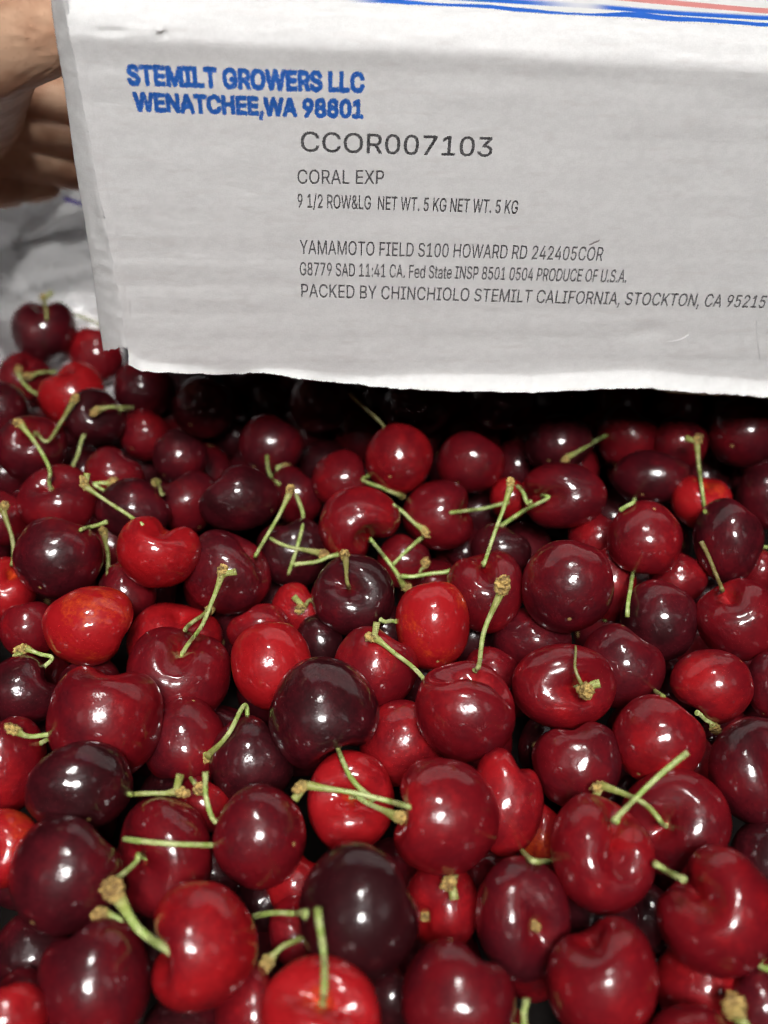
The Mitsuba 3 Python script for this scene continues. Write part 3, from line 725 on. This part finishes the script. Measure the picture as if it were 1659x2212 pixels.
def cherry_shape(seed, cleft, size=(46, 64), dents=0.0):
    """A cherry of unit radius, stem hollow at +z, seam at phi = 0; with its ripeness offsets and scar mask."""
    if size not in GRIDS:
        GRIDS[size] = cherry_grid(*size)
    th, ph, f = GRIDS[size]
    r = np.random.default_rng(seed)
    L, W = r.uniform(0.86, 0.95), r.uniform(0.90, 0.98)
    s, c = np.sin(th), np.cos(th)
    rho = s * (1 + 0.07 * np.exp(-((th - 0.85) / 0.5) ** 2) - 0.09 * np.clip(th - 1.9, 0, None) ** 1.5 / 1.2)
    z = L * c
    hollow = np.exp(-(th / 0.36) ** 2)
    z = z - 0.30 * hollow - 0.10 * np.exp(-(th / 0.16) ** 2)
    # shoulders: the rim dips along the seam and rises on either cheek
    dip = np.exp(-(np.minimum(ph, 2 * np.pi - ph) / 0.62) ** 2)
    dip2 = np.exp(-((ph - np.pi) / 0.75) ** 2)
    rim = np.exp(-((th - 0.50) / 0.46) ** 2)
    z = z - (0.42 * cleft ** 1.3 * dip + 0.38 * cleft ** 1.3 * dip2) * rim
    side = np.exp(-((th - 1.0) / 0.55) ** 2) * dip
    rho = rho * (1 - 0.10 * cleft * side)
    seam = np.exp(-(np.minimum(ph, 2 * np.pi - ph) / 0.10) ** 2) * np.clip(s, 0, 1) * np.exp(-((th - 0.9) / 0.9) ** 2)
    rho = rho * (1 - (0.012 + 0.022 * cleft) * seam)
    z = z + 0.045 * np.exp(-((np.pi - th) / 0.13) ** 2) - 0.03 * np.exp(-((np.pi - th) / 0.45) ** 2)
    rho = rho * (1 - 0.16 * np.clip(cleft - 0.6, 0, 0.6) * np.clip(th - 1.3, 0, None))
    x, y = rho * np.cos(ph), W * rho * np.sin(ph)
    v = np.column_stack([x, y, z])
    o = r.uniform(0, 90, 3)
    lump = fbm1(v * 1.1 + o, 2, seed) * 0.105 + fbm1(v * 2.4 + o, 2, seed + 5) * (0.030 + dents)
    fine = fbm1(v * 7.0 + o, 2, seed + 7) * 0.0045
    v = v * (1 + lump + fine)[:, None]
    tone = 0.22 * np.exp(-(th / 0.30) ** 2) + 0.40 * fbm1(v * 0.9 + o + 7, 2, seed + 3) + 0.16 * fbm1(np.column_stack([np.cos(ph) * 5, np.sin(ph) * 5, th * 0.9]) + o, 2, seed + 4) * s
    scar = np.clip((np.exp(-((np.pi - th) / 0.060) ** 2) - 0.05) / 0.95, 0, 1)
    return v, f, tone, scar


def axes(alpha, beta, twist):
    a, b = math.radians(alpha), math.radians(beta)
    ax = math.cos(b) * (math.cos(a) * RGT + math.sin(a) * UP) - math.sin(b) * FWD
    ref = -FWD if abs(beta) < 55 else (UP if abs(math.sin(a)) < 0.9 or abs(beta) > 80 else RGT)
    s = ref - (ref @ ax) * ax; s /= np.linalg.norm(s)
    t = np.cross(ax, s)
    w = math.radians(twist)
    s2 = math.cos(w) * s + math.sin(w) * t
    return s2, np.cross(ax, s2), ax


OBJ = {}
FRONT = 'ripe cherries of the heap'
for i, k in enumerate(keys):
    x, y, rx, ry, lift, al, be, tw, tone, cleft, text = CH[k]
    v, f, dt, scar = cherry_shape(100 + i, cleft, dents=0.05 if k in ('14', '27', '50') else 0.0)
    sx, sy, sz = axes(al + rg.uniform(-4, 4), be + (rg.uniform(-15, 15) if be < -14 else 0 * rg.uniform()), tw)
    w = v[:, :1] * sx + v[:, 1:2] * sy + v[:, 2:] * sz
    # fit the outline's size: stretch across the line of sight
    right = np.cross(ray[i], UP); right /= np.linalg.norm(right)
    if right @ RGT < 0:
        right = -right
    look = ray[i] / np.linalg.norm(ray[i])
    up = np.cross(right, look)
    if up @ UP < 0:
        up = -up
    a, b, c = w @ right, w @ up, w @ look
    ea, eb = np.ptp(a) / 2, np.ptp(b) / 2
    dd = np.linalg.norm(CEN[i] - CAM)
    ka, kb = rx / FPX * dep[i] / ea, ry / FPX * dep[i] / eb
    kc = min(math.sqrt(ka * kb), 1.1 * min(ka, kb))
    oa, ob = (a.max() + a.min()) / 2, (b.max() + b.min()) / 2
    P = CEN[i] + ((a - oa) * ka)[:, None] * right + ((b - ob) * kb)[:, None] * up + ((c - c.mean()) * kc)[:, None] * look
    n = np.cross(P[f[:, 1]] - P[f[:, 0]], P[f[:, 2]] - P[f[:, 0]])
    if (n * (P[f].mean(1) - P.mean(0))).sum() < 0:
        f = f[:, ::-1]
    key = 'cherry' if i == 0 else f'cherry_{i:03d}'
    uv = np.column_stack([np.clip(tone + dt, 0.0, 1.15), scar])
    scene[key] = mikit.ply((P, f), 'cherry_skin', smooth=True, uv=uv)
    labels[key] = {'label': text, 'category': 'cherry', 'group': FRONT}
    pole = P[-2]
    nb = P[np.argsort(np.linalg.norm(P - pole, axis=1))[:200]]
    axw = P[-2] - P[-1]; axw /= np.linalg.norm(axw)
    OBJ[k] = dict(key=key, pole=pole, axis=axw, n=0, i=i)

count = len(keys)
# the layer below, seen only in the gaps: kept where some of it shows or where the heap goes on just outside the frame
def covered(p, r, px, py, d):
    rp = r * FPX / d
    a = rg.uniform(0, 2 * np.pi, 60); q = np.sqrt(rg.uniform(0, 1, 60)) * rp * 0.95
    sx, sy = px + q * np.cos(a), py + q * np.sin(a)
    inside = (sx > 0) & (sx < 1659) & (sy > 690) & (sy < 2212)
    hit = np.zeros(60, bool)
    for j in range(len(keys)):
        if dep[j] < d:
            hit |= ((sx - XY[j, 0]) / RXY[j, 0]) ** 2 + ((sy - XY[j, 1]) / RXY[j, 1]) ** 2 < 1
    lu, lv = 283 + (sx - 283) * 0, 800 + 0.03 * (sx - 283)
    hit |= (sx > 283) & (sy < lv)
    return inside.mean(), (inside & ~hit).mean()


low = []
for row, yy in enumerate(np.arange(0.10, 0.56, 0.0255)):
    for xx in np.arange(-0.24, 0.24, 0.0285):
        c = np.array([xx + 0.014 * (row % 2) + rg.uniform(-0.003, 0.003), yy + rg.uniform(-0.003, 0.003), 0.019 + rg.uniform(-0.002, 0.003)])
        r = rg.uniform(0.0125, 0.0142)
        px, py, d = project(c)
        # settle clear of the cherries above
        for _ in range(6):
            q = CEN - c
            D = np.linalg.norm(q, axis=1)
            pen = np.clip((RAD + r) * 0.9 - D, 0, None)
            if pen.max() > 0:
                c = c - ((pen / np.maximum(D, 1e-6))[:, None] * q).sum(0) * 0.5
                c[2] = np.clip(c[2], 0.010, 0.026)
        px, py, d = project(c)
        ins, vis = covered(c, r, px, py, d)
        edge = -60 < px < 1719 and 700 < py < 2270 and ins < 0.9 and ins >= 0
        if vis > 0.03 or (edge and (xx * 1000) % 2 < 2 and ins < 0.35):
            low.append((c, r, vis))
low = sorted(low, key=lambda t: -t[2])[:160]
used = set()
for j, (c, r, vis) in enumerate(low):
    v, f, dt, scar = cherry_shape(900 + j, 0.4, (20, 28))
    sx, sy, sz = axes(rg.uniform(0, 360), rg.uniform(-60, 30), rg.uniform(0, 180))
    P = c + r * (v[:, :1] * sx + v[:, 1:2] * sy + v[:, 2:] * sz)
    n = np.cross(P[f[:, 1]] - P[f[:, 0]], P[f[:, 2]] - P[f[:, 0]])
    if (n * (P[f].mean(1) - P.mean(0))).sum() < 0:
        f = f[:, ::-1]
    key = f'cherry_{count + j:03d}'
    scene[key] = mikit.ply((P, f), 'cherry_skin', smooth=True, uv=np.column_stack([np.clip(rg.choice([0.08, 0.18, 0.28, 0.42]) + dt, 0, 1), scar]))  # low skin tones picked to deepen the shade between the fruit
    px, py, d = project(c)
    text = None
    for q in np.argsort(np.hypot(XY[:, 0] - px, XY[:, 1] - py))[:14]:
        dx, dy = px - XY[q, 0], py - XY[q, 1]
        side = ('right of' if dx > 0 else 'left of') if abs(dx) > abs(dy) else ('below' if dy > 0 else 'above')
        name = CH[keys[q]][-1]
        cand = f'cherry sunk {side} the {name}'
        if len(cand.split()) <= 16 and cand not in used:
            text = cand
            break
    used.add(text)
    labels[key] = {'label': text or 'cherry of the lower layer, coloured dark for the shade of its gap, hardly showing', 'category': 'cherry', 'group': 'cherries glimpsed in the gaps'}


# the heap goes on a little beyond the frame
ring, base_n = [], count + len(low)
for yy in np.arange(0.06, 0.44, 0.0262):
    for xx in np.arange(-0.21, 0.21, 0.0275):
        c = np.array([xx + rg.uniform(-0.004, 0.004), yy + rg.uniform(-0.004, 0.004), 0.043 + rg.uniform(-0.006, 0.006)])
        r = rg.uniform(0.0130, 0.0150)
        px, py, d = project(c)
        rp = r * FPX / d
        out = px < -rp - 12 or px > 1659 + rp + 12 or py > 2212 + rp + 12
        near = -330 < px < 1989 and 880 < py < 2620
        if out and near and np.all(np.linalg.norm(CEN - c, axis=1) > (RAD + r) * 0.93) and all(np.linalg.norm(q - c) > (s + r) * 0.93 for q, s in ring) and all(np.linalg.norm(q - c) > (s + r) * 0.8 for q, s, _ in low):
            ring.append((c, r))
for j, (c, r) in enumerate(ring[:50]):
    v, f, dt, scar = cherry_shape(1200 + j, 0.5, (26, 36))
    sx, sy, sz = axes(rg.uniform(0, 360), rg.uniform(-60, 40), rg.uniform(0, 180))
    P = c + r * (v[:, :1] * sx + v[:, 1:2] * sy + v[:, 2:] * sz)
    n = np.cross(P[f[:, 1]] - P[f[:, 0]], P[f[:, 2]] - P[f[:, 0]])
    if (n * (P[f].mean(1) - P.mean(0))).sum() < 0:
        f = f[:, ::-1]
    key = f'cherry_{base_n + j:03d}'
    scene[key] = mikit.ply((P, f), 'cherry_skin', smooth=True, uv=np.column_stack([np.clip(rg.choice([0.12, 0.3, 0.45, 0.6, 0.85]) + dt, 0, 1), scar]))
    labels[key] = {'label': 'ripe cherry of the heap lying just outside the picture', 'category': 'cherry', 'group': 'cherries beyond the edge of the picture'}
print('cherries', base_n + len(ring[:50]))


# ---------------------------------------------------------------- stems
def front_depth(x, y, skip=None):
    best = 9.0
    for j in range(len(keys)):
        if j == skip:
            continue
        q = ((x - XY[j, 0]) / RXY[j, 0]) ** 2 + ((y - XY[j, 1]) / RXY[j, 1]) ** 2
        if q < 1:
            best = min(best, dep[j] - RAD[j] * math.sqrt(1 - q) * 1.04)
    return best


def knob_mesh(p, d, r, length, seed):
    """A woody knob: stacked bud-scale rings, lumpy, a little wider in the middle."""
    m = trimesh.creation.icosphere(subdivisions=4, radius=1.0)
    v = m.vertices.copy()
    o = np.random.default_rng(seed).uniform(0, 50, 3)
    z = v[:, 2]
    rad = 1 + 0.10 * np.sin(z * 11 + 2.2 * np.arctan2(v[:, 1], v[:, 0]) * 0.5 + o[0]) + 0.8 * fbm1(v * 2.2 + o, 3, seed) + 0.35 * fbm1(v * 6 + o, 2, seed + 1)
    v = v * rad[:, None] * [r, r, length / 2]
    d = d / np.linalg.norm(d)
    a = np.cross(d, [0.2, 0.5, 0.8]); a /= np.linalg.norm(a)
    b = np.cross(d, a)
    P = p + v[:, :1] * a + v[:, 1:2] * b + v[:, 2:] * d
    return P, m.faces, z


for si, (own, mode, pts, kind, tint) in enumerate(ST):
    o = OBJ[own]
    i = o['i']
    rs = np.random.default_rng(3000 + si)
    P = []
    first = 0
    if mode == 'd':
        P.append(o['pole'] - o['axis'] * 0.0006)
        dl = np.linalg.norm(unproj(*pts[0], dep[i]) - o['pole'])
        P.append(o['pole'] + o['axis'] * min(0.0045, 0.45 * dl))
    else:
        x, y = pts[0]
        q = math.hypot((x - XY[i, 0]) / RXY[i, 0], (y - XY[i, 1]) / RXY[i, 1])
        if q < 1.4:
            s = max(0.0, 1 - 0.80 / q) if q > 0.8 else 0.0
            P.append(unproj(x + (XY[i, 0] - x) * s, y + (XY[i, 1] - y) * s, dep[i] + 0.0015))
    lim = dep[i] + 0.001
    if mode == 'd':
        lim = min(lim, float(project(o['pole'])[2]))
    for n, (x, y) in enumerate(pts):
        d = front_depth(x, y, i if (mode == 'e' and n == 0) else None) - 0.0018
        if n == 0 and mode == 'e':
            d = max(d, dep[i] - 0.6 * RAD[i])
        P.append(unproj(x, y, min(d, lim)))
    S = spline(P, 40)
    run = S[-1] - S[0]
    sway = np.cross(run, FWD); sway /= np.linalg.norm(sway)
    tt = np.linspace(0, 1, 40)
    S = S + np.outer(rs.uniform(-1, 1) * 0.055 * np.linalg.norm(run) * np.sin(np.pi * tt) + 0.0002 * np.sin(tt * 9 + si), sway)
    # keep the run between the given points clear of what it passes over
    sx, sy, sd = project(S)
    for n in range(3 if mode == 'd' else 6, 40):
        fd = front_depth(sx[n], sy[n], i if n < (14 if mode == 'd' else 10) else None) - 0.0013
        if sd[n] > fd:
            S[n] = CAM + (S[n] - CAM) * (fd / sd[n])
    S[4:-1] = (S[3:-2] + S[4:-1] * 2 + S[5:]) / 4 if True else S
    s = np.linspace(0, 1, 40)
    rad = (0.00070 if kind != 4 else 0.00105) * (1 + 0.12 * fbm1(np.column_stack([s * 4 + si, s * 0, s * 0]), 2, si))
    flare = (0.75 if kind in (1, 3, 4) else 0.18) * np.exp(-((1 - s) / 0.13) ** 2)
    foot = (0.85 if mode == 'd' else 0.35) * np.exp(-(s / 0.09) ** 2)
    rad = rad * (1 + flare + foot)
    if own == '51':
        rad = rad * np.linspace(1.0, 0.45, 40)
    v, f = tube(S, rad, 12)
    v = v + 0.00010 * fbm1(v * 900, 2, 3)[:, None]
    yel = np.concatenate([np.repeat(0.55 * np.exp(-((1 - s) / 0.16) ** 2) * (kind in (1, 3, 4)) + 0.4 * np.exp(-(s / 0.06) ** 2) * (mode == 'd'), 12), [0, 0]])
    br = np.concatenate([np.repeat(tint + rs.uniform(0, 0.22) + 0.25 * np.clip(fbm1(np.column_stack([s * 7 + si * 3, s * 0, s * 0]), 2, 4) * 3, 0, 1) + 0.35 * np.exp(-((1 - s) / 0.03) ** 2), 12), [0.5, 0.4 if kind == 2 else 0.8]])
    sk = o['key'] + '__stem' + (f"_{o['n']:03d}" if o['n'] else '')
    o['n'] += 1
    scene[sk] = mikit.ply((v, f), 'stem_green', smooth=True, uv=np.column_stack([br, yel]))
    tip, d = S[-1], S[-1] - S[-4]
    d /= np.linalg.norm(d)
    if kind in (1, 3, 4):
        r, ln = (rs.uniform(0.0014, 0.0018), rs.uniform(0.0038, 0.0052)) if kind != 4 else (0.0027, 0.0058)
        if own == '44':
            r, ln = 0.0022, 0.0068
        bend = d + 0.5 * np.cross(d, rs.normal(size=3))
        bend /= np.linalg.norm(bend)
        V, F, z = knob_mesh(tip + bend * ln * 0.30, bend, r, ln, 50 + si)
        kk = sk + '__knob'
        scene[kk] = mikit.ply((V, F), 'knob_brown', smooth=True, uv=np.column_stack([0 * z + rs.uniform(0, 0.6), np.clip(0.45 - 0.55 * z + rs.uniform(-0.3, 0.3), 0, 1)]))
        if rs.uniform() < 0.45 or kind == 3:   # a second, broken-off stalk or bract on the knob
            side = np.cross(d, -FWD); side = side / np.linalg.norm(side) * rs.choice([-1, 1]) + 0.5 * d
            q = tip + np.outer(np.linspace(0, 0.0048, 8), side / np.linalg.norm(side))
            V, F = tube(q, np.linspace(0.0009, 0.0012, 8), 10)
            scene[sk + '__stub'] = mikit.ply((V, F), 'stem_green', smooth=40)

for k, br in NUB.items():
    o = OBJ[k]
    V, F, z = knob_mesh(o['pole'] + o['axis'] * 0.0006, o['axis'], 0.0013 if k != '85' else 0.0017, 0.0034 if k != '85' else 0.0048, 700 + int(k))
    scene[o['key'] + '__stem_scar'] = mikit.ply((V, F), 'knob_brown', smooth=True, uv=np.column_stack([0 * z + br, 0 * z + (0.9 if k == '85' else 0.3)]))
# the withered stub of the cherry that faces up
o = OBJ['51']
tp = unproj(1266, 1492, dep[o['i']] - RAD[o['i']] * 1.06)
V, F, z = knob_mesh(tp, tp - o['pole'], 0.0022, 0.0068, 777)
scene[o['key'] + '__stem__knob'] = mikit.ply((V, F), 'knob_brown', smooth=True, uv=np.column_stack([0 * z + 0.2, 0 * z + 0.35]))
q = spline([tp, unproj(1280, 1480, dep[o['i']] - RAD[o['i']] * 1.05), unproj(1296, 1476, dep[o['i']] - RAD[o['i']] * 1.07)], 14)
V, F = tube(q, np.linspace(0.0011, 0.0013, 14), 10)
scene[o['key'] + '__stem__stub'] = mikit.ply((V, F), 'stem_green', smooth=40)

# ---------------------------------------------------------------- the hand that holds the lid
HJ = {  # joint: x, y, depth, radius
    'wrist': (-330, 60, 0.335, 0.029), 'heel': (-170, 40, 0.338, 0.027), 'thenar': (-60, 62, 0.345, 0.0235), 'web': (58, 40, 0.352, 0.0200),
    'thumb1': (140, 18, 0.362, 0.0120), 'thumb2': (205, -40, 0.375, 0.0100), 'thumb3': (235, -110, 0.385, 0.0085),
    'palm_low': (-150, 330, 0.450, 0.022), 'palm_mid': (-60, 250, 0.450, 0.020),
    'i0': (-20, 190, 0.450, 0.0125), 'i1': (90, 205, 0.457, 0.0105), 'i2': (170, 235, 0.463, 0.0092), 'i3': (225, 275, 0.467, 0.0078),
    'm0': (-40, 262, 0.457, 0.0125), 'm1': (75, 282, 0.465, 0.0108), 'm2': (165, 300, 0.469, 0.0095), 'm3': (228, 335, 0.473, 0.0080),
    'r0': (-70, 335, 0.460, 0.0122), 'r1': (40, 352, 0.469, 0.0102), 'r2': (118, 358, 0.473, 0.0090), 'r3': (162, 372, 0.475, 0.0078),
    'p0': (-100, 400, 0.460, 0.0110), 'p1': (0, 405, 0.469, 0.0092), 'p2': (58, 402, 0.475, 0.0080), 'p3': (98, 400, 0.477, 0.0068),
}
HB = [('wrist', 'heel'), ('heel', 'thenar'), ('thenar', 'web'), ('web', 'thumb1'), ('thumb1', 'thumb2'), ('thumb2', 'thumb3'), ('heel', 'palm_low'), ('heel', 'palm_mid'), ('wrist', 'palm_low'),
      ('palm_low', 'palm_mid'), ('palm_mid', 'thenar'), ('palm_mid', 'i0'), ('palm_mid', 'm0'), ('palm_low', 'r0'), ('palm_mid', 'r0'), ('palm_low', 'p0')]
for c in 'imrp':
    HB += [(c + '0', c + '1'), (c + '1', c + '2'), (c + '2', c + '3')]


def ball(j):
    x, y, d, r = HJ[j]
    return m3.Manifold.sphere(r, 40).translate(unproj(x, y, d).tolist())


hand = m3.Manifold()
for a, b in HB:
    hand = hand + m3.Manifold.batch_hull([ball(a), ball(b)])
hm = hand.refine_to_length(0.0028).to_mesh()
hm = trimesh.Trimesh(hm.vert_properties[:, :3], hm.tri_verts)
hv0 = hm.vertices.copy()
trimesh.smoothing.filter_taubin(hm, lamb=0.5, nu=0.5, iterations=24)
mv = hm.vertices - hv0
mv *= np.minimum(1, 0.004 / np.maximum(np.linalg.norm(mv, axis=1), 1e-9))[:, None]
hm.vertices = hv0 + mv
hx, hy, hd = project(hm.vertices)
# skin folds that gather towards the thumb's root
fold_dir = (hy - 95) - 0.62 * (hx - 125)
ang = np.arctan2(hy - 95, hx - 175)
amp = np.exp(-((hy - 40) / 130) ** 2) * np.clip((hx + 120) / 200, 0, 1)
wr = np.sin(ang * 34 + 3 * fbm1(np.column_stack([hx * 0.01, hy * 0.01, hx * 0]), 2, 3))
lines = -0.0008 * amp * np.clip(wr, 0, 1) ** 2
crease = np.exp(-((hx - 45 - 0.15 * (hy - 380)) / 9) ** 2) * np.clip((hy - 330) / 40, 0, 1)
lines = lines - 0.0016 * crease + 0.0010 * fbm1(hm.vertices * 90, 2, 8)
hv = hm.vertices + hm.vertex_normals * lines[:, None]
scene['person'] = mikit.ply((hv, hm.faces), 'hand_skin', smooth=True)
labels['person'] = {'label': 'blurred bare hand gripping the left side of the carton lid', 'category': 'person'}
